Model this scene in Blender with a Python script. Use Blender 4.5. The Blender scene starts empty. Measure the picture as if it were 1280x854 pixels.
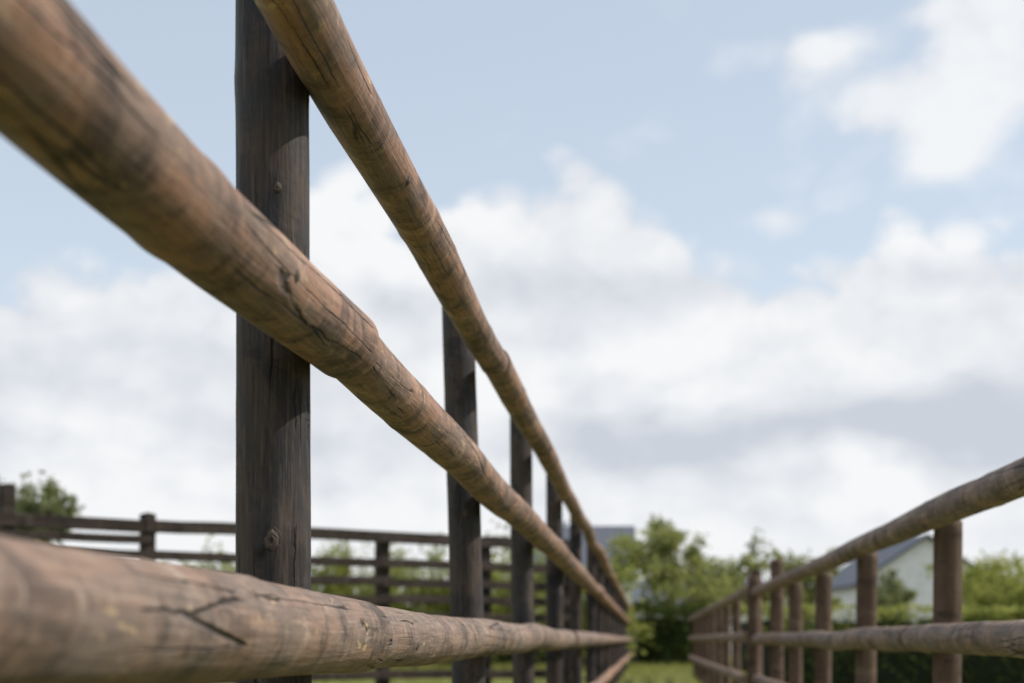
import bpy, math, random
import numpy as np
from mathutils import Vector, Matrix, noise, Quaternion
R = math.radians
rng = np.random.default_rng(7)
random.seed(7)
S = bpy.context.scene
S.view_settings.view_transform='Standard'; S.view_settings.look='None'; S.view_settings.exposure=0
COL = S.collection
EYE = 0.95

# ------------------------------------------------------------------ helpers
def new_mat(name):
    m=bpy.data.materials.new(name); m.use_nodes=True
    nt=m.node_tree; nt.nodes.clear()
    return m,nt
class NB:
    def __init__(s,nt): s.nt=nt
    def n(s,t,**k):
        nd=s.nt.nodes.new(t)
        for a,b in k.items(): setattr(nd,a,b)
        return nd
    def put(s,sock,v):
        if isinstance(v,bpy.types.NodeSocket): s.nt.links.new(v,sock)
        elif v is not None: sock.default_value=v
    def m(s,op,a,b=None,c=None,clamp=False):
        nd=s.n('ShaderNodeMath',operation=op); nd.use_clamp=clamp
        for i,v in enumerate((a,b,c)):
            if v is not None: s.put(nd.inputs[i],v)
        return nd.outputs[0]
    def v(s,op,a,b=None):
        nd=s.n('ShaderNodeVectorMath',operation=op)
        s.put(nd.inputs[0],a)
        if b is not None: s.put(nd.inputs[1],b)
        return nd.outputs[0]
    def noise(s,vec,scale,detail=4,rough=.55,dist=0,dim='3D'):
        nd=s.n('ShaderNodeTexNoise'); nd.noise_dimensions=dim
        if vec is not None: s.put(nd.inputs['Vector'],vec)
        nd.inputs['Scale'].default_value=scale; nd.inputs['Detail'].default_value=detail
        nd.inputs['Roughness'].default_value=rough; nd.inputs['Distortion'].default_value=dist
        return nd.outputs[0]
    def sm(s,v,lo,hi,a=0.,b=1.):
        nd=s.n('ShaderNodeMapRange'); nd.interpolation_type='SMOOTHSTEP'
        s.put(nd.inputs[0],v)
        for i,x in enumerate((lo,hi,a,b)): s.put(nd.inputs[i+1],x)
        return nd.outputs[0]
    def mix(s,f,a,b,mode='MIX'):
        nd=s.n('ShaderNodeMix'); nd.data_type='RGBA'; nd.blend_type=mode
        s.put(nd.inputs[0],f)
        s.put(nd.inputs[6],a if isinstance(a,bpy.types.NodeSocket) else (*a,1))
        s.put(nd.inputs[7],b if isinstance(b,bpy.types.NodeSocket) else (*b,1))
        return nd.outputs[2]
    def comb(s,x,y,z):
        nd=s.n('ShaderNodeCombineXYZ')
        for i,v in enumerate((x,y,z)): s.put(nd.inputs[i],v)
        return nd.outputs[0]
    def sep(s,v):
        nd=s.n('ShaderNodeSeparateXYZ'); s.put(nd.inputs[0],v); return nd.outputs
    def surf(s,col,rough=.8,bump=None,bstr=.3,bdist=.01,spec=.3):
        p=s.n('ShaderNodeBsdfPrincipled'); o=s.n('ShaderNodeOutputMaterial')
        s.put(p.inputs['Base Color'],col if isinstance(col,bpy.types.NodeSocket) else (*col,1))
        s.put(p.inputs['Roughness'],rough)
        p.inputs['Specular IOR Level'].default_value=spec
        if bump is not None:
            b=s.n('ShaderNodeBump'); b.inputs['Strength'].default_value=bstr; b.inputs['Distance'].default_value=bdist
            s.put(b.inputs['Height'],bump); s.nt.links.new(b.outputs[0],p.inputs['Normal'])
        s.nt.links.new(p.outputs[0],o.inputs[0]); return p

def wood_far(name,cA,cB,cDark,cPale):
    m,nt=new_mat(name+'_distant'); b=NB(nt)
    tc=b.n('ShaderNodeTexCoord'); oi=b.n('ShaderNodeObjectInfo')
    off=b.m('MULTIPLY',oi.outputs['Random'],37.0)
    p=b.v('ADD',tc.outputs['Object'],b.comb(off,off,off))
    col=b.mix(b.sm(b.noise(b.v('MULTIPLY',p,(1,1,.2)),14,3,.6),.36,.64),cA,cB)
    nb=b.noise(b.v('MULTIPLY',p,(.7,.7,2.2)),5,4,.65)
    col=b.mix(b.sm(nb,.54,.66,0,.75),col,cDark)
    col=b.mix(b.sm(nb,.44,.34,0,.55),col,cPale)
    b.surf(col,.75,spec=.15); return m
def wood(name, cA, cB, cDark, cPale, bands=True, crackamt=1.0):
    m,nt=new_mat(name); b=NB(nt)
    tc=b.n('ShaderNodeTexCoord'); oi=b.n('ShaderNodeObjectInfo')
    off=b.m('MULTIPLY',oi.outputs['Random'],37.0)
    p=b.v('ADD',tc.outputs['Object'],b.comb(off,off,off))
    st=b.v('MULTIPLY',p,(1,1,.05))           # strongly stretched along the log
    grain=b.noise(st,150,4,.7)
    tone=b.noise(b.v('MULTIPLY',p,(1,1,.35)),12,5,.65,.3)
    patch=b.noise(p,6.5,5,.68,.5)
    col=b.mix(b.sm(tone,.40,.60),cA,cB)
    col=b.mix(b.sm(patch,.50,.62,0,.66),col,cDark)
    col=b.mix(b.sm(grain,.50,.66,0,.45 if bands else .6),col,cDark)
    col=b.mix(b.sm(grain,.46,.34,0,.30 if bands else .45),col,cPale)
    col=b.mix(b.sm(patch,.42,.33,0,.55 if bands else .25),col,cPale)
    height=b.m('MULTIPLY',grain,.6)
    if bands:
        uv=b.n('ShaderNodeUVMap'); uv.uv_map='UVMap'
        u3=b.sep(b.v('ADD',uv.outputs[0],b.comb(0.0,off,0.0)))
        zz=b.m('ADD',u3[1],b.m('MULTIPLY',tone,.20))
        n1=b.noise(b.comb(0.3,0.7,zz),4.0,2,.5)
        rid=b.m('ABSOLUTE',b.m('SUBTRACT',n1,.5))
        ringm=b.m('MULTIPLY',b.sm(rid,.0,.022,1,0),b.sm(patch,.42,.56))
        col=b.mix(b.m('MULTIPLY',ringm,.65),col,cDark)
        sc=b.noise(b.v('MULTIPLY',p,(.9,.9,4.0)),9,4,.7,.7)
        scm=b.m('MULTIPLY',b.sm(sc,.58,.66),b.sm(tone,.60,.44))
        col=b.mix(b.m('MULTIPLY',scm,.5),col,cPale)
        scd=b.m('MULTIPLY',b.sm(sc,.43,.36),b.sm(tone,.42,.56))
        col=b.mix(b.m('MULTIPLY',scd,.42),col,cDark)
        height=b.m('ADD',height,b.m('MULTIPLY',sc,.9))
        pe=b.noise(b.v('MULTIPLY',p,(1,1,.35)),36,3,.75,.8)
        pm=b.m('MULTIPLY',b.sm(pe,.61,.65),b.sm(patch,.48,.41))
        col=b.mix(b.m('MULTIPLY',pm,.85),col,(.44,.32,.18))
    cw=b.v('ADD',b.v('MULTIPLY',p,(1,1,.035)),b.v('MULTIPLY',b.comb(patch,tone,0.),(.018,.016,0)))
    vo=b.n('ShaderNodeTexVoronoi'); vo.feature='DISTANCE_TO_EDGE'; vo.inputs['Scale'].default_value=21
    nt.links.new(cw,vo.inputs['Vector'])
    cr=b.sm(vo.outputs['Distance'],.0,.030,1,0)
    cr=b.m('MULTIPLY',cr,b.sm(b.noise(b.v('MULTIPLY',p,(1,1,.5)),6,2),.50,.57))
    cr=b.m('MULTIPLY',cr,crackamt)
    col=b.mix(b.m('MULTIPLY',cr,.92),col,(.010,.008,.007))
    height=b.m('SUBTRACT',height,b.m('MULTIPLY',cr,2.2))
    height=b.m('ADD',height,b.m('MULTIPLY',patch,.8))
    b.surf(col,b.sm(tone,.3,.7,.55,.8),height,.75,.004,.3)
    return m

cols={'rail':((.265,.150,.098),(.165,.118,.094),(.046,.031,.026),(.39,.29,.22)),
'rail2':((.225,.150,.112),(.160,.125,.107),(.048,.036,.032),(.36,.295,.24)),
'post':((.025,.024,.028),(.062,.046,.038),(.009,.009,.012),(.115,.092,.078)),
'post2':((.080,.052,.039),(.115,.080,.060),(.03,.022,.02),(.17,.13,.10)),
'plank':((.028,.021,.018),(.047,.037,.032),(.013,.011,.010),(.075,.06,.05))}
M_rail=wood('weathered_rail_wood',*cols['rail'])
M_rail2=wood('weathered_rail_wood_grey',*cols['rail2'])
M_post=wood('dark_stained_post_wood',*cols['post'],bands=False)
FAR={}
for k,v in cols.items(): FAR[k]=wood_far(k,*v)
M_plank=FAR['plank']; M_post2=FAR['post2']

def endmat():
    m,nt=new_mat('cut_end_grain'); b=NB(nt); tc=b.n('ShaderNodeTexCoord'); s=b.sep(tc.outputs['Object'])
    r=b.m('SQRT',b.m('ADD',b.m('MULTIPLY',s[0],s[0]),b.m('MULTIPLY',s[1],s[1])))
    r=b.m('ADD',r,b.m('MULTIPLY',b.noise(tc.outputs['Object'],20,2),.01))
    w=b.m('ADD',.5,b.m('MULTIPLY',b.m('SINE',b.m('MULTIPLY',r,1500)),.5))
    c=b.mix(w,(.36,.27,.18),(.24,.17,.11)); c=b.mix(b.sm(b.noise(tc.outputs['Object'],25,4),.45,.65),c,(.12,.10,.09))
    b.surf(c,.85); return m
M_end=endmat()
def knotmat():
    m,nt=new_mat('branch_knot'); b=NB(nt); tc=b.n('ShaderNodeTexCoord'); uv=b.n('ShaderNodeUVMap'); uv.uv_map='UVMap'
    s=b.sep(uv.outputs[0]); n=b.noise(tc.outputs['Object'],70,4,.7)
    r=b.m('ADD',s[0],b.m('MULTIPLY',b.m('SUBTRACT',n,.5),.7))
    c=b.mix(b.sm(r,.12,.30),(.02,.014,.011),(.105,.078,.062))
    c=b.mix(b.sm(r,.5,.85),c,(.030,.025,.024))
    c=b.mix(b.m('MULTIPLY',b.sm(n,.5,.58),.7),c,(.018,.014,.012))
    b.surf(c,.7,b.m('ADD',n,b.m('MULTIPLY',b.m('SINE',b.m('MULTIPLY',r,18)),.4)),.8,.003); return m
M_knot=knotmat()

def make_obj(name,verts,faces,mats,parent=None,fm=None,smooth=False):
    me=bpy.data.meshes.new(name); me.from_pydata(verts,[],faces)
    for m in mats: me.materials.append(m)
    if fm is not None: me.polygons.foreach_set('material_index',fm)
    if smooth: me.polygons.foreach_set('use_smooth',[True]*len(me.polygons))
    me.update()
    o=bpy.data.objects.new(name,me); COL.objects.link(o)
    if parent: o.parent=parent
    return o
def empty(name):
    e=bpy.data.objects.new(name,None); COL.objects.link(e); e.empty_display_size=.3; return e

def log(name,p0,p1,r0,r1,parent,mat,seed,seg=28,step=.05,bow=.008,endm=None,whorl=.05,tilt=0,knots=()):
    p0=Vector(p0);p1=Vector(p1);L=(p1-p0).length;n=max(6,int(L/step))
    zs=[0,0.004]+[L*i/n for i in range(1,n)]+[L-.004,L]
    rs=random.Random(seed); wh=[];z=rs.uniform(.1,.4)
    while z<L: wh.append((z,rs.uniform(.3,1),rs.uniform(0,6.28))); z+=rs.uniform(.28,.6)
    q=(p1-p0).normalized().to_track_quat('Z','Y'); qi=q.inverted()
    KN=[]
    for (kz,wd,ks) in knots:
        d=qi@Vector(wd); KN.append((kz,math.atan2(d.y,d.x),ks))
    def sp(a,z):
        t=z/L; r=(r0+(r1-r0)*t)*(1+.04*noise.noise(Vector((z*1.3,seed*3.1,0))))
        cx=bow*noise.noise(Vector((z*.6,seed,5)))*2; cy=bow*noise.noise(Vector((z*.6,seed,9)))*2
        c,s_=math.cos(a),math.sin(a)
        rr=r*(1+.035*noise.noise(Vector((c*1.2,s_*1.2,z*2+seed)))+.016*noise.noise(Vector((c*5,s_*5,z*5+seed))))
        for wz,wa,wp in wh:
            if abs(z-wz)<.12: rr+=r*whorl*wa*math.exp(-((z-wz)/.035)**2)*(.5+.5*math.cos(a*2-wp))
        for kz,ka,ks in KN:
            da=(a-ka+math.pi)%(2*math.pi)-math.pi; dd=((z-kz)/1.4)**2+(da*r)**2
            if dd<.01: rr+=.22*ks*math.exp(-dd/(ks*1.5)**2)
        return cx,cy,rr,c,s_,r
    V=[];UV=[]
    for k,z in enumerate(zs):
        e=.93 if (k==0 or k==len(zs)-1) else 1.0
        for i in range(seg):
            cx,cy,rr,c,s_,r=sp(2*math.pi*i/seg,z); rr-=r*(1-e)
            V.append((cx+rr*c,cy+rr*s_,z+(tilt*c*r if z/L>.9 else 0)))
    F=[];FM=[];nr=len(zs)
    for k in range(nr-1):
        for i in range(seg):
            j=(i+1)%seg; F.append((k*seg+i,k*seg+j,(k+1)*seg+j,(k+1)*seg+i)); FM.append(0)
            for (ii,kk) in ((i,k),(i+1,k),(i+1,k+1),(i,k+1)): UV.append((2*math.pi*ii/seg*r0,zs[kk]))
    F.append(tuple(range(seg-1,-1,-1))); F.append(tuple((nr-1)*seg+i for i in range(seg))); FM+=[1,1]
    UV+=[(0,0)]*(2*seg)
    o=make_obj(name,V,F,[mat,endm or M_end],parent,FM,True)
    for i in (-1,-2): o.data.polygons[i].use_smooth=False
    uvl=o.data.uv_layers.new(name='UVMap')
    uvl.data.foreach_set('uv',np.array(UV,dtype=np.float32).ravel())
    o.rotation_mode='QUATERNION'; o.rotation_quaternion=q; o.location=p0
    for (kz,ka,ks) in KN:
        V=[];F=[];UV=[];NR=7;NS=24
        for j in range(NR+1):
            f=j/NR
            for i in range(NS):
                th=2*math.pi*i/NS; w=1+.35*noise.noise(Vector((math.cos(th)*1.3,math.sin(th)*1.3,kz*9)))
                aa=ka+math.cos(th)*f*ks*w/r0; z=kz+math.sin(th)*f*ks*1.3*w
                cx,cy,rr,c,s_,r=sp(aa,z); rr+=.0016-.0026*f**3
                V.append((cx+rr*c,cy+rr*s_,z))
        for j in range(NR):
            for i in range(NS):
                i2=(i+1)%NS;F.append((j*NS+i,(j+1)*NS+i,(j+1)*NS+i2,j*NS+i2))
                UV+=[(j/NR,0),((j+1)/NR,0),((j+1)/NR,0),(j/NR,0)]
        ko=make_obj('knot',V,F,[M_knot],o,smooth=True)
        u=ko.data.uv_layers.new(name='UVMap');u.data.foreach_set('uv',np.array(UV,dtype=np.float32).ravel())
    return o

SL=.0945
# ------------------------------------------------------------------ left fence (tall, four rails)
LF=empty('wooden_rail_fence')
def LX(y,off=0): return -.53+off+SL*y
posts=[-5.2,-2.6,-.15,2.42,5.13,7.44,9.9,12.9,16.3,19.3,22.2,25,27.8,30.6,33.4,36.2,39,42,45,48,51]
for i,y in enumerate(posts):
    near= y<9
    lean=(-.060 if i==4 else (-.02 if i==5 else random.uniform(-.012,.012)))
    r=.0635 if i==3 else (.060 if i==4 else random.uniform(.055,.060))
    top=EYE+(1.205 if i==4 else 1.17+random.uniform(-.015,.015))
    x=LX(y,{3:-.103,4:-.088}.get(i,-.108))
    kn=()
    if i==3: kn=[(1.166,(.12,-1,0),.018),(1.75,(.30,-1,0),.009)]
    if i==4: kn=[(1.45,(.1,-1,0),.012)]
    log('post_%d'%(i+1),(x,y,-.05),(x+lean,y+random.uniform(-.01,.01),top),r*1.02,r*.97,LF,M_post if near else FAR['post'],100+i,
        seg=64 if i in(3,4) else (32 if near else 14),step=.012 if i in (3,4) else (.05 if near else .2),bow=.004,endm=M_post if near else FAR['post'],whorl=.03,tilt=.12,knots=kn)
def rail_run(nm,z,rr,bounds,xoff,par,mat,farm,seed,slope=SL,x0=-.53,dz=.006,kn={},za={}):
    for k in range(len(bounds)-1):
        y0,y1=bounds[k],bounds[k+1]
        nr=y0<5 and y1>0
        mid=y0<10
        a,c=rr[k%len(rr)]
        z0=z+random.uniform(-dz,dz)+za.get(k,0); z1=z+random.uniform(-dz,dz)
        log('%s_%d'%(nm,k+1),(x0+xoff+slope*y0,y0+.003,z0),(x0+xoff+slope*y1,y1-.003,z1),a,c,par,mat if mid else farm,seed+k,
            seg=72 if nr else (24 if mid else 14),step=.014 if nr else (.06 if mid else .2),bow=.010,knots=kn.get(k,()))
FR=FAR['rail'];FR2=FAR['rail2']
rail_run('top_rail',EYE+.975,[(.049,.053),(.056,.049),(.053,.048)],[-4.5,.3,5.0,9.95,16.2,22.2,27.8,33.4,39,45,51],0,LF,M_rail,FR,200,kn={1:[(2.6,(1,-.3,-.7),.010)]})
rail_run('upper_middle_rail',EYE+.52,[(.060,.063),(.060,.063),(.056,.058)],[-5,-2.6,2.50,7.5,12.9,19.3,25,30.6,36.2,42,48,51],0,LF,M_rail,FR,220,kn={1:[(4.55,(1,-.3,-.2),.010)]},za={1:-.045})
rail_run('lower_middle_rail',EYE+.008,[(.062,.066),(.066,.067),(.062,.058)],[-5,-2.0,2.62,9.9,16.3,22.2,27.8,33.4,39,45,51],0,LF,M_rail2,FR2,240,za={1:.042},dz=.003,kn={2:[(.3,(1,-.3,-.3),.010)]})
rail_run('bottom_rail',EYE-.49,[(.055,.06),(.058,.052)],[-5,0,5.1,9.9,16.3,22.2,27.8,33.4,39,45,51],0,LF,M_rail,FR,260)

# ------------------------------------------------------------------ right fence (lower, three rails)
RF=empty('wooden_rail_fence')
rp=[-4.5,-2.4,-.3,1.8,3.9,5.98,8.13,10.07,11.95]
for i,y in enumerate(rp):
    log('post_%d'%(i+1),(1.147+.108+SL*y,y,-.05),(1.147+.108+SL*y+random.uniform(-.015,.015),y,EYE+.485+random.uniform(-.02,.02)),.060,.057,RF,M_post2,300+i,seg=32,step=.04,endm=M_post2,whorl=.05)
for i,(y,o) in enumerate([(13.8,.12),(14.9,-.02),(16.3,.11)]):
    log('tall_post_%d'%(i+1),(1.147+o+SL*y,y,-.05),(1.147+o+SL*y,y,EYE+(.78,.66,.80)[i]),.070,.066,RF,M_post2,320+i,seg=28,step=.05,endm=M_post2)
for i,y in enumerate([18.4,20.6,22.8,25,27.2,29.4,31.6,34]):
    log('far_post_%d'%(i+1),(1.147+.02+SL*y,y,-.05),(1.147+.02+SL*y,y,EYE+.58+random.uniform(-.03,.05)),.06,.057,RF,M_post2,330+i,seg=16,step=.1,endm=M_post2)
rail_run('top_rail',EYE+.5,[(.054,.058),(.062,.056),(.058,.052),(.052,.058)],[-5,.2,4.9,10.1,15.7],0,RF,M_rail2,FR2,400,x0=1.147)
rail_run('middle_rail',EYE+.004,[(.055,.058),(.064,.056),(.058,.056)],[-5,-.2,6.1,11.9,15.6],0,RF,M_rail2,FR2,420,x0=1.147)
rail_run('bottom_rail',EYE-.42,[(.052,.056),(.056,.05)],[-5,.2,4.9,10.1,15.7],0,RF,M_rail2,FR2,440,x0=1.147)
for k,(z) in enumerate((EYE+.5,EYE+.03,EYE-.42)):
    rail_run('far_rail_%d'%(k+1),z,[(.058,.052),(.054,.05)],[15.0,20.6,27.2,34.2],-.10,RF,FR2,FR2,460+10*k,x0=1.147)

# ------------------------------------------------------------------ plank fence behind
PF=empty('wooden_plank_fence')
D=Vector((.828,.56,0)).normalized(); B0=Vector((-4.58,13.1,0)); Nn=Vector((D.y,-D.x,0))
def beam(name,p0,p1,w,h,par,mat,cap=0.0,up=Vector((0,0,1)),jit=.004):
    p0=Vector(p0);p1=Vector(p1);L=(p1-p0).length
    c=min(w,h)*.12
    prof=[(-w/2+c,-h/2),(w/2-c,-h/2),(w/2,-h/2+c),(w/2,h/2-c),(w/2-c,h/2),(-w/2+c,h/2),(-w/2,h/2-c),(-w/2,-h/2+c)]
    n=max(2,int(L/.3));V=[];F=[]
    for k in range(n+1):
        jx=random.uniform(-jit,jit);jy=random.uniform(-jit,jit)
        for x,y in prof: V.append((x+jx,y+jy,L*k/n))
    for k in range(n):
        for i in range(8):
            j=(i+1)%8;F.append((k*8+i,k*8+j,(k+1)*8+j,(k+1)*8+i))
    F.append(tuple(range(7,-1,-1)))
    if cap:
        V.append((0,0,L+cap));t=len(V)-1
        for i in range(8):F.append((n*8+i,n*8+(i+1)%8,t))
    else:
        F.append(tuple(n*8+i for i in range(8)))
    o=make_obj(name,V,F,[mat],par)
    z=(p1-p0).normalized(); x=up.cross(z).normalized() if abs(z.dot(up))<.99 else Nn.copy(); y=z.cross(x)
    o.matrix_world=Matrix.Translation(p0)@Matrix((x,y,z)).transposed().to_4x4()
    return o
ss=[-6.0,-4.5,-3.0,-1.5,-.07,1.26,2.55,3.85,5.15,6.35]
for i,s_ in enumerate(ss):
    p=B0+D*s_; h={4:1.42,5:1.22}.get(i,1.08)
    beam('post_%d'%(i+1),p-Vector((0,0,.05)),p+Vector((0,0,EYE+h)),.13,.13,PF,M_plank,cap=.02)
for j,h in enumerate((1.10,.82,.62,.43,.24,.05,-.38)):
    for i in range(len(ss)-1):
        a=B0+D*(ss[i]-.06)+Nn*.10; c=B0+D*(ss[i+1]+.05)+Nn*.10
        if i%2: a=a+Nn*.004;c=c+Nn*.004
        beam('rail_%d_%d'%(j+1,i+1),a+Vector((0,0,EYE+h+random.uniform(-.012,.012))),c+Vector((0,0,EYE+h+random.uniform(-.012,.012))),.045,.12 if j==0 else .09,PF,M_plank)
a=B0+D*(ss[3])+Nn*.107; c=B0+D*(ss[5])+Nn*.107
beam('extra_rail',a+Vector((0,0,EYE+.97)),c+Vector((0,0,EYE+.965)),.04,.08,PF,M_plank)

# ------------------------------------------------------------------ ground
def groundmat():
    m,nt=new_mat('meadow_grass'); b=NB(nt); tc=b.n('ShaderNodeTexCoord'); p=tc.outputs['Object']
    c=b.mix(b.sm(b.noise(p,.35,5,.6),.35,.65),(.13,.15,.04),(.20,.20,.075))
    c=b.mix(b.sm(b.noise(p,3,4,.7),.5,.75),c,(.08,.105,.025))
    c=b.mix(b.sm(b.noise(p,.9,4,.6),.54,.68,0,.8),c,(.24,.20,.13))
    b.surf(c,.95,spec=.1); return m
gn=60
xs=np.linspace(-1,1,gn+1); xs=np.sign(xs)*(np.abs(xs)**3)*1500
V=[];F=[]
for yy in xs:
    for xx in xs:
        d=math.hypot(xx,yy); z=(.02*noise.noise(Vector((xx*.5,yy*.5,0))) if d<60 else 0)
        V.append((xx,yy,z))
for j in range(gn):
    for i in range(gn):
        a=j*(gn+1)+i;F.append((a,a+1,a+gn+2,a+gn+1))
make_obj('ground',V,F,[groundmat()],smooth=True)

def leafmat(name,c1,c2,c3,trans=.35):
    m,nt=new_mat(name); b=NB(nt); g=b.n('ShaderNodeNewGeometry'); tc=b.n('ShaderNodeTexCoord')
    c=b.mix(g.outputs['Random Per Island'],c1,c2)
    c=b.mix(b.sm(b.noise(tc.outputs['Object'],1.3,2),.45,.65),c,c3)
    d=b.n('ShaderNodeBsdfDiffuse')
    t=b.n('ShaderNodeBsdfTranslucent'); mx=b.n('ShaderNodeMixShader'); mx.inputs[0].default_value=trans
    nt.links.new(c,d.inputs['Color']); nt.links.new(b.mix(.6,c,(.42,.44,.13)),t.inputs[0])
    nt.links.new(d.outputs[0],mx.inputs[1]); nt.links.new(t.outputs[0],mx.inputs[2])
    o=b.n('ShaderNodeOutputMaterial'); nt.links.new(mx.outputs[0],o.inputs[0]); return m
M_leafL=leafmat('light_tree_leaves',(.18,.21,.085),(.27,.29,.13),(.13,.16,.07),.5)  # leaf colours lightened to carry distance haze
M_leafY=leafmat('yellow_green_leaves',(.19,.23,.06),(.29,.30,.08),(.13,.17,.045),.5)
M_leafD=leafmat('dark_hedge_leaves',(.028,.050,.016),(.055,.08,.025),(.016,.032,.010),.2)
M_leafM=leafmat('distant_tree_leaves',(.14,.17,.10),(.20,.22,.12),(.11,.14,.09),.3)
M_grass=leafmat('grass_blades',(.15,.175,.05),(.26,.26,.10),(.12,.145,.04),.4)
def plain(name,c,rough=.8):
    m,nt=new_mat(name); b=NB(nt); tc=b.n('ShaderNodeTexCoord')
    n=b.noise(tc.outputs['Object'],3,4,.6)
    b.surf(b.mix(b.sm(n,.3,.7),tuple(x*.85 for x in c),c),rough); return m
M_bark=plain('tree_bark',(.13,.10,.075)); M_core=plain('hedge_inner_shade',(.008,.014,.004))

def leaf_quads(P,size):
    n=len(P); a=rng.normal(size=(n,3)); a/=np.linalg.norm(a,axis=1,keepdims=True)
    b_=rng.normal(size=(n,3)); b_-=a*(a*b_).sum(1,keepdims=True); b_/=np.linalg.norm(b_,axis=1,keepdims=True)
    s=size*rng.uniform(.5,1.3,(n,1)); a=a*s; b_=b_*s*.55
    V=np.concatenate([P-a,P+b_,P+a,P-b_],0)
    idx=np.arange(n); F=np.stack([idx,idx+n,idx+2*n,idx+3*n],1)
    return V,F
def blob_points(c,r,n,shell=.45,clump=14,sp=.19):
    c=np.array(c);r=np.array(r)
    k=max(8,n//50)
    cc=rng.normal(size=(k,3));cc/=np.linalg.norm(cc,axis=1,keepdims=True);cc*=rng.uniform(shell,1.15,(k,1))
    w=rng.integers(0,k,n); q=cc[w]+rng.normal(size=(n,3))*sp
    return c+q*r
def foliage(name,pts,size,mat,parent=None):
    V,F=leaf_quads(pts,size)
    return make_obj(name,V.tolist(),F.tolist(),[mat],parent)
def limb(V,F,p0,p1,r0,r1,seg=8):
    p0=Vector(p0);p1=Vector(p1);q=(p1-p0).normalized().to_track_quat('Z','Y');b0=len(V)
    for k in range(5):
        t=k/4;c=p0.lerp(p1,t)+Vector((noise.noise(p0*3+Vector((t*2,0,0))),noise.noise(p0*3+Vector((0,t*2,4))),0))*.12*(p1-p0).length*math.sin(t*math.pi)
        r=r0+(r1-r0)*t
        for i in range(seg):
            a=2*math.pi*i/seg;V.append(tuple(c+q@Vector((math.cos(a)*r,math.sin(a)*r,0))))
    for k in range(4):
        for i in range(seg):
            j=(i+1)%seg;F.append((b0+k*seg+i,b0+k*seg+j,b0+(k+1)*seg+j,b0+(k+1)*seg+i))
def tree(name,base,h,crown,mat,n,leaf,trunk_r=.14,split=.3):
    T=empty(name); base=Vector(base); V=[];F=[]
    top=base+Vector((0,0,h*split)); limb(V,F,base-Vector((0,0,.1)),top,trunk_r*1.2,trunk_r*.85)
    P=[];tot=sum(r[0]*r[1]*r[2] for c,r in crown)
    for c,r in crown:
        cw=base+Vector(c); limb(V,F,top,cw,trunk_r*.6,trunk_r*.2,6)
        for _ in range(5):
            e=cw+Vector((random.uniform(-1,1)*r[0],random.uniform(-1,1)*r[1],random.uniform(-.6,1)*r[2]))*.8
            limb(V,F,cw,e,trunk_r*.18,.012,5)
        P.append(blob_points(cw,r,int(n*r[0]*r[1]*r[2]/tot)+80,.2))
    make_obj('trunk',V,F,[M_bark],T,smooth=True); foliage('crown',np.concatenate(P),leaf,mat,T)
    return T
def crownset(rx,rz,zc,k,seed):
    rs=random.Random(seed);out=[((0,0,zc),(rx*.5,rx*.5,rz*.6))]
    for i in range(k):
        a=rs.uniform(0,6.28);rr=rs.uniform(.35,.78)*rx
        out.append(((math.cos(a)*rr,math.sin(a)*rr,zc+rs.uniform(-.65,.65)*rz),(rx*rs.uniform(.28,.46),rx*rs.uniform(.28,.46),rz*rs.uniform(.25,.4))))
    return out
tree('deciduous_tree',(6.6,58,0),5.8,crownset(2.7,2.4,3.85,13,3),M_leafL,5500,.11,.10,.25)
tree('deciduous_tree',(9.9,66,0),5.2,crownset(2.4,1.9,3.3,10,5),M_leafL,4800,.12)
tree('deciduous_tree',(-13.6,40,0),6.0,crownset(1.9,2.0,4.2,12,9),M_leafM,5500,.10)
tree('deciduous_tree',(12.3,60,0),4.8,crownset(1.6,1.6,3.5,9,11),M_leafL,4000,.10)
tree('deciduous_tree',(17.2,50,0),4.3,crownset(2.6,1.8,2.8,9,12),M_leafY,7000,.09)
tree('deciduous_tree',(14.6,56,0),4.0,crownset(1.6,1.3,2.4,8,14),M_leafM,4500,.10)
def shrub(name,c,r,mat,n,leaf):
    P=[]
    rs=random.Random(int(c[0]*10))
    T=empty(name);V=[];F=[]
    for i in range(6):
        a=rs.uniform(0,6.28);q=(c[0]+math.cos(a)*r[0]*.5,c[1]+math.sin(a)*r[1]*.5,c[2]+rs.uniform(-.2,.35)*r[2])
        limb(V,F,(c[0],c[1],0),q,.04,.01,5)
        P.append(blob_points(q,(r[0]*.6,r[1]*.6,r[2]*.7),n//6,.3))
    make_obj('stems',V,F,[M_bark],T);foliage('leaves',np.concatenate(P),leaf,mat,T);return T
shrub('bush',(14.4,42,1.7),(1.1,1.2,1.7),M_leafY,5000,.075)
shrub('bush',(16.6,43,1.9),(1.8,1.5,1.9),M_leafY,6500,.075)
shrub('bush',(19.2,44,1.7),(1.9,1.5,1.7),M_leafY,6000,.075)
x=-17.5;k=0
while x<2.5:
    w=random.uniform(1.0,1.9);hh=random.uniform(1.5,2.2)
    shrub('bush',(x,45+random.uniform(-2,2),hh*.95),(w,1.2,hh),[M_leafY,M_leafL,M_leafY][k%3],4200,.085); x+=w*1.3;k+=1
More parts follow.
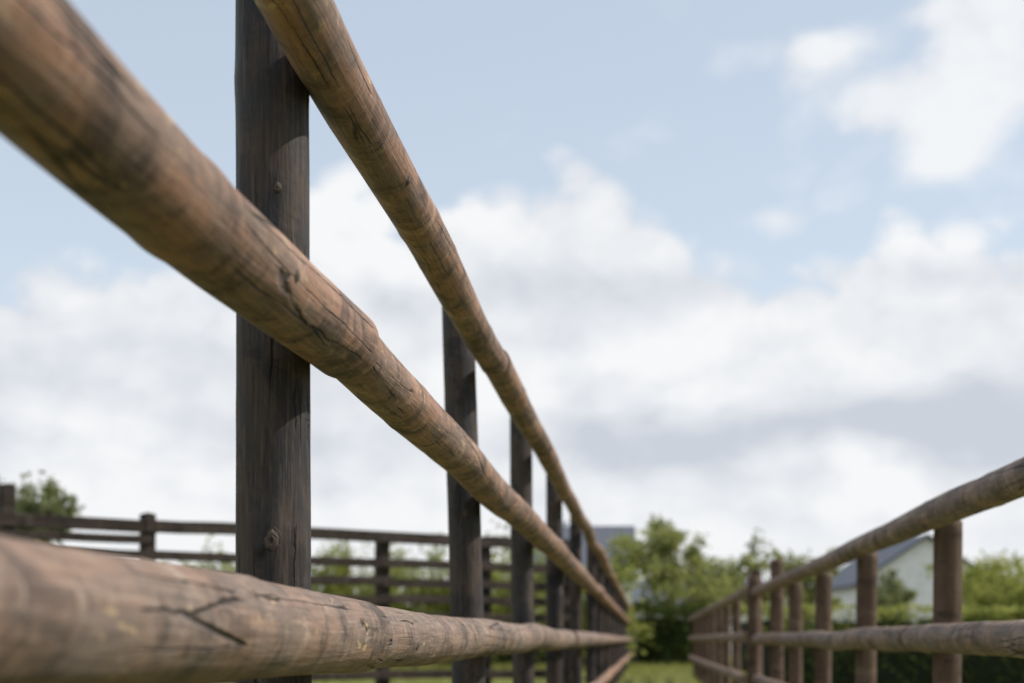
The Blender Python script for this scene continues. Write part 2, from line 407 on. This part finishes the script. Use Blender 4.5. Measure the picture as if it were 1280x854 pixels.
def hedge(name,p0,p1,h,w,mat,dens,leaf,rough=.12):
    T=empty(name);p0=Vector(p0);p1=Vector(p1);d=(p1-p0);L=d.length;d.normalize();nrm=Vector((-d.y,d.x,0))
    n=int(L*dens);s=rng.uniform(0,L,n);f=rng.uniform(0,1,n)
    per=2*h+w;u=f*per
    off=np.where(u<h,-w/2,np.where(u<h+w,u-h-w/2,w/2)); z=np.where(u<h,u,np.where(u<h+w,h,per-u))
    bump=np.array([noise.noise(Vector((a*1.1,b*2,c*1.5))) for a,b,c in zip(s,off,z)])
    sc=1+bump*rough*2+rng.normal(size=n)*.05
    P=np.array(p0)[None]+np.array(d)[None]*s[:,None]+np.array(nrm)[None]*(off*sc)[:,None]; P[:,2]=z*(1+bump*rough)+rng.normal(size=n)*.03
    P[:,2]=np.maximum(P[:,2],.02)
    foliage('leaves',P,leaf,mat,T)
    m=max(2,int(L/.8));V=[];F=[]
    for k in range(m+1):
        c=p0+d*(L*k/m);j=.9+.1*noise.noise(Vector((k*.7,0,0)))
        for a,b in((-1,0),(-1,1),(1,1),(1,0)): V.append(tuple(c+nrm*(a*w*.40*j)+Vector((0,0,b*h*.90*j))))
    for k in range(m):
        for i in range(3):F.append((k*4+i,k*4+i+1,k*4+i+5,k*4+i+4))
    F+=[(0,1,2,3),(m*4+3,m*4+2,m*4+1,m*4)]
    make_obj('light_block_core',V,F,[M_core],T);return T  # added solid dark core that stops light passing through the leaves
hedge('hedge',(4.6,26,0),(22,27.5,0),1.08,.9,M_leafD,700,.05)
hedge('hedge',(6.5,40,0),(34,41,0),1.80,1.2,M_leafY,480,.075)
hedge('hedge',(4.45,52,0),(6.9,52.3,0),2.1,1.8,M_leafD,2600,.07,.25)
hedge('hedge',(-30,50,0),(3.0,52,0),1.9,1.2,M_leafD,260,.10)

P=[]
for i in range(170):
    X=random.uniform(-110,130);Y=random.uniform(120,160)
    hh=random.uniform(2.5,6.0)
    P.append(blob_points((X,Y,hh*.75),(random.uniform(2.5,5),3,hh*.8),420,.4))
foliage('distant_trees',np.concatenate(P),.33,M_leafM)

def grass():
    n=40000
    y=rng.uniform(.5,56,n); x=rng.uniform(-9,14,n)+.05*y
    l=rng.uniform(.04,.13,n)*(1+y/60); w=.004+.00035*y
    a=rng.uniform(0,6.28,n); dx=np.cos(a)*w;dy=np.sin(a)*w;lx=rng.normal(size=n)*l*.4;ly=rng.normal(size=n)*l*.4
    A=np.stack([x-dx,y-dy,np.full(n,-.02)],1);B=np.stack([x+dx,y+dy,np.full(n,-.02)],1);C=np.stack([x+lx,y+ly,l],1)
    V=np.concatenate([A,B,C]);i=np.arange(n);F=np.stack([i,i+n,i+2*n],1)
    make_obj('grass',V.tolist(),F.tolist(),[M_grass])
grass()

# ------------------------------------------------------------------ houses
def rooftile():
    m,nt=new_mat('slate_roof_tiles'); b=NB(nt); tc=b.n('ShaderNodeTexCoord')
    br=b.n('ShaderNodeTexBrick'); br.inputs['Scale'].default_value=3.5; br.inputs['Color1'].default_value=(.095,.11,.145,1); br.inputs['Color2'].default_value=(.12,.135,.17,1); br.inputs['Mortar'].default_value=(.05,.055,.07,1)
    nt.links.new(tc.outputs['Object'],br.inputs['Vector']); b.surf(br.outputs['Color'],.65); return m
M_roof=rooftile(); M_wall=plain('white_render_wall',(.78,.79,.84)); M_glass=plain('window_glass',(.04,.05,.07),.15); M_frame=plain('window_frame_white',(.8,.8,.8),.4)
def box(name,c,s,mat,par):
    V=[(c[0]+a*s[0]/2,c[1]+b*s[1]/2,c[2]+d*s[2]/2) for a in(-1,1) for b in(-1,1) for d in(-1,1)]
    F=[(0,1,3,2),(4,6,7,5),(0,4,5,1),(2,3,7,6),(0,2,6,4),(1,5,7,3)]
    return make_obj(name,V,F,[mat],par)
def house(loc,rot,w,l,he,hp,ov=.35):
    H=empty('white_house');
    V=[(-w/2,-l/2,0),(w/2,-l/2,0),(w/2,-l/2,he),(0,-l/2,hp),(-w/2,-l/2,he),(-w/2,l/2,0),(w/2,l/2,0),(w/2,l/2,he),(0,l/2,hp),(-w/2,l/2,he)]
    F=[(0,1,2,3,4),(9,8,7,6,5),(0,4,9,5),(1,6,7,2)]
    make_obj('walls',V,F,[M_wall],H)
    sl=(hp-he)/(w/2);t=.16
    for sgn,nm in((-1,'roof_left'),(1,'roof_right')):
        a=(sgn*(w/2+ov),he-sl*ov+.02);c=(0,hp+.02)
        V=[];
        for yy in(-l/2-ov,l/2+ov):
            V+=[(a[0],yy,a[1]),(c[0],yy,c[1]),(c[0],yy,c[1]+t),(a[0],yy,a[1]+t)]
        F=[(0,1,2,3),(7,6,5,4),(0,4,5,1),(1,5,6,2),(2,6,7,3),(3,7,4,0)]
        make_obj(nm,V,F,[M_roof],H)
    box('chimney',(w*.12,l*.15,hp+.1),(.6,.6,.8),M_wall,H)
    k=0
    for z in ([1.5] if he<4 else [1.5,4.0]):
        for xx in(-w*.25,w*.25):
            k+=1;box('window_frame_%d'%k,(xx,-l/2-.02,z),(1.3,.06,1.4),M_frame,H);box('window_glass_%d'%k,(xx,-l/2-.06,z),(1.1,.05,1.2),M_glass,H)
        for yy in(-l*.3,0,l*.3):
            k+=1;box('window_frame_%d'%k,(-w/2-.02,yy,z),(.06,1.3,1.4),M_frame,H);box('window_glass_%d'%k,(-w/2-.06,yy,z),(.05,1.1,1.2),M_glass,H)
    box('front_door',(0,-l/2-.03,1.05),(1.0,.08,2.1),M_glass,H)
    H.location=loc;H.rotation_euler=(0,0,R(rot));return H
house((21.7,79.5,0),2,7.4,9,3.9,6.35)
house((3.9,84,0),88,7.5,6.0,4.7,7.5)
house((12.5,98,0),90,7,9,3.0,4.9)

# ------------------------------------------------------------------ world
W=bpy.data.worlds.new('World');S.world=W;W.use_nodes=True;nt=W.node_tree;nt.nodes.clear();b=NB(nt)
SUN_AZ,SUN_EL=84,44
sky=b.n('ShaderNodeTexSky');sky.sky_type='NISHITA';sky.sun_disc=False;sky.sun_elevation=R(SUN_EL);sky.sun_rotation=R(SUN_AZ)
sky.dust_density=1.5;sky.air_density=1.0
tc=b.n('ShaderNodeTexCoord');g=tc.outputs['Generated'];x,y,z=b.sep(g)
az=b.m('ARCTAN2',x,y)
hz=b.m('SQRT',b.m('ADD',b.m('MULTIPLY',x,x),b.m('MULTIPLY',y,y)))
t=b.m('DIVIDE',z,b.m('MAXIMUM',hz,.02))
fc=b.n('ShaderNodeFloatCurve');
b.put(fc.inputs[1],b.m('ADD',b.m('MULTIPLY',az,1/.8),.5,clamp=True))
pts=[(-400,350),(0,345),(100,345),(220,352),(300,345),(385,235),(420,215),(460,222),(510,250),(560,232),(610,234),(650,220),(700,208),(750,222),(800,262),(850,300),(900,333),(960,346),(1020,345),(1060,335),(1090,292),(1130,285),(1165,306),(1220,306),(1280,305),(1400,330)]
cv=fc.mapping.curves[0]
conv=[]
for px,py in pts:
    a=math.atan((px-640)/1778); conv.append((max(0,min(1,a/.8+.5)),(800-py)/1778*math.cos(a)*2))
cv.points[0].location=conv[0];cv.points[1].location=conv[-1]
for c in conv[1:-1]: cv.points.new(*c)
fc.mapping.update()
edge=b.m('MULTIPLY',fc.outputs[0],.5)
gs=b.v('MULTIPLY',g,(1,1,1.35))
nb=b.noise(gs,12,5,.54); ns=b.noise(gs,4.5,1,.5)
nw=b.noise(b.v('MULTIPLY',g,(1,1,2.6)),6,3,.5)
vb=b.n('ShaderNodeTexVoronoi');vb.feature='F1';vb.inputs['Scale'].default_value=26
nt.links.new(b.v('ADD',gs,b.v('MULTIPLY',b.comb(nb,ns,nb),(.05,.05,.05))),vb.inputs['Vector'])
puff=b.m('SUBTRACT',.35,b.m('MULTIPLY',vb.outputs['Distance'],vb.outputs['Distance']))
e2=b.m('ADD',edge,b.m('ADD',b.m('MULTIPLY',b.m('SUBTRACT',nb,.5),.08),b.m('MULTIPLY',puff,.038)))
d=b.m('SUBTRACT',e2,t)
bank=b.sm(d,-.008,.018)
def blob(px,py,rx,ry):
    a=math.atan((px-640)/1778);tt=(800-py)/1778*math.cos(a)
    q1=b.m('DIVIDE',b.m('SUBTRACT',az,a),rx/1778);q2=b.m('DIVIDE',b.m('SUBTRACT',t,tt),ry/1778)
    return b.m('EXPONENT',b.m('MULTIPLY',b.m('ADD',b.m('MULTIPLY',q1,q1),b.m('MULTIPLY',q2,q2)),-1))
bl=b.m('ADD',b.m('ADD',blob(1150,140,110,55),blob(1250,85,110,75)),b.m('ADD',blob(1010,62,85,34),b.m('MULTIPLY',blob(970,275,60,22),.5)))
bl=b.m('ADD',bl,b.m('ADD',blob(1200,10,70,25),b.m('MULTIPLY',blob(1180,200,40,20),.7)))
up=b.sm(b.m('ADD',bl,b.m('ADD',b.m('MULTIPLY',b.m('SUBTRACT',nb,.5),2.0),b.m('MULTIPLY',puff,.5))),.2,1.1)
away=b.sm(b.m('ABSOLUTE',az),.45,.9)
gen=b.m('MULTIPLY',b.sm(nw,.46,.60),b.m('MULTIPLY',away,b.sm(z,.1,.3)))
cl=b.m('MAXIMUM',b.m('MAXIMUM',bank,b.m('MULTIPLY',up,.9)),gen)
nB=b.noise(b.v('ADD',gs,(.012,0,.02)),12,3,.54)
emb=b.m('MULTIPLY',b.m('SUBTRACT',nb,nB),1.5)
tw=b.m('ADD',t,b.m('MULTIPLY',b.m('SUBTRACT',nw,.5),.09))
q=b.m('DIVIDE',b.m('SUBTRACT',tw,.142),.026); band=b.m('EXPONENT',b.m('MULTIPLY',b.m('MULTIPLY',q,q),-1))
band=b.m('MULTIPLY',band,b.sm(az,-.05,.12,.25,1.0))
q=b.m('DIVIDE',b.m('SUBTRACT',tw,.19),.04); band2=b.m('MULTIPLY',b.m('EXPONENT',b.m('MULTIPLY',b.m('MULTIPLY',q,q),-1)),b.sm(az,.0,-.15,0,.5))
q=b.m('DIVIDE',b.m('SUBTRACT',tw,.24),.016); band3=b.m('MULTIPLY',b.m('EXPONENT',b.m('MULTIPLY',b.m('MULTIPLY',q,q),-1)),.30)
shade=b.m('ADD',b.m('ADD',b.m('MULTIPLY',band,.95),b.m('ADD',band2,band3)),b.m('SUBTRACT',b.m('MULTIPLY',b.sm(ns,.40,.65),.30),b.m('ADD',emb,b.m('MULTIPLY',puff,.3))))
shade=b.m('MULTIPLY',shade,b.sm(t,.01,.09,.4,1.0))
shade=b.m('MINIMUM',b.m('MAXIMUM',shade,0.),1.)
STR=.13; K=1.0/STR
ccol=b.mix(shade,(.93*K,.94*K,.955*K),(.60*K,.645*K,.72*K))
haze=b.sm(t,.0,.45,.85,.58)
skyc=b.mix(haze,sky.outputs[0],(.76*K,.85*K,.945*K))
colr=b.mix(cl,skyc,ccol)
colr=b.mix(b.sm(t,.0,.13,.45,0),colr,(.87*K,.89*K,.92*K))
bg=b.n('ShaderNodeBackground');bg.inputs[1].default_value=STR;nt.links.new(colr,bg.inputs[0])
o=b.n('ShaderNodeOutputWorld');nt.links.new(bg.outputs[0],o.inputs[0])
W.cycles.sampling_method='MANUAL';W.cycles.sample_map_resolution=256

sd=bpy.data.lights.new('sun','SUN');sd.energy=4.9;sd.angle=R(.6);sd.color=(1,.92,.81)
so=bpy.data.objects.new('sun',sd);COL.objects.link(so)
dirv=Vector((math.sin(R(SUN_AZ))*math.cos(R(SUN_EL)),math.cos(R(SUN_AZ))*math.cos(R(SUN_EL)),math.sin(R(SUN_EL))))
so.rotation_mode='QUATERNION';so.rotation_quaternion=dirv.to_track_quat('Z','Y');so.location=dirv*30

cd=bpy.data.cameras.new('camera');co=bpy.data.objects.new('camera',cd);COL.objects.link(co)
cd.sensor_width=36;cd.lens=50;co.location=(0,0,EYE);co.rotation_euler=(R(90),0,0)
cd.shift_y=(800-427)/1280;cd.clip_start=.05;cd.clip_end=5000
cd.dof.use_dof=True;cd.dof.focus_distance=2.8;cd.dof.aperture_fstop=3.2;cd.dof.aperture_blades=9
S.camera=co
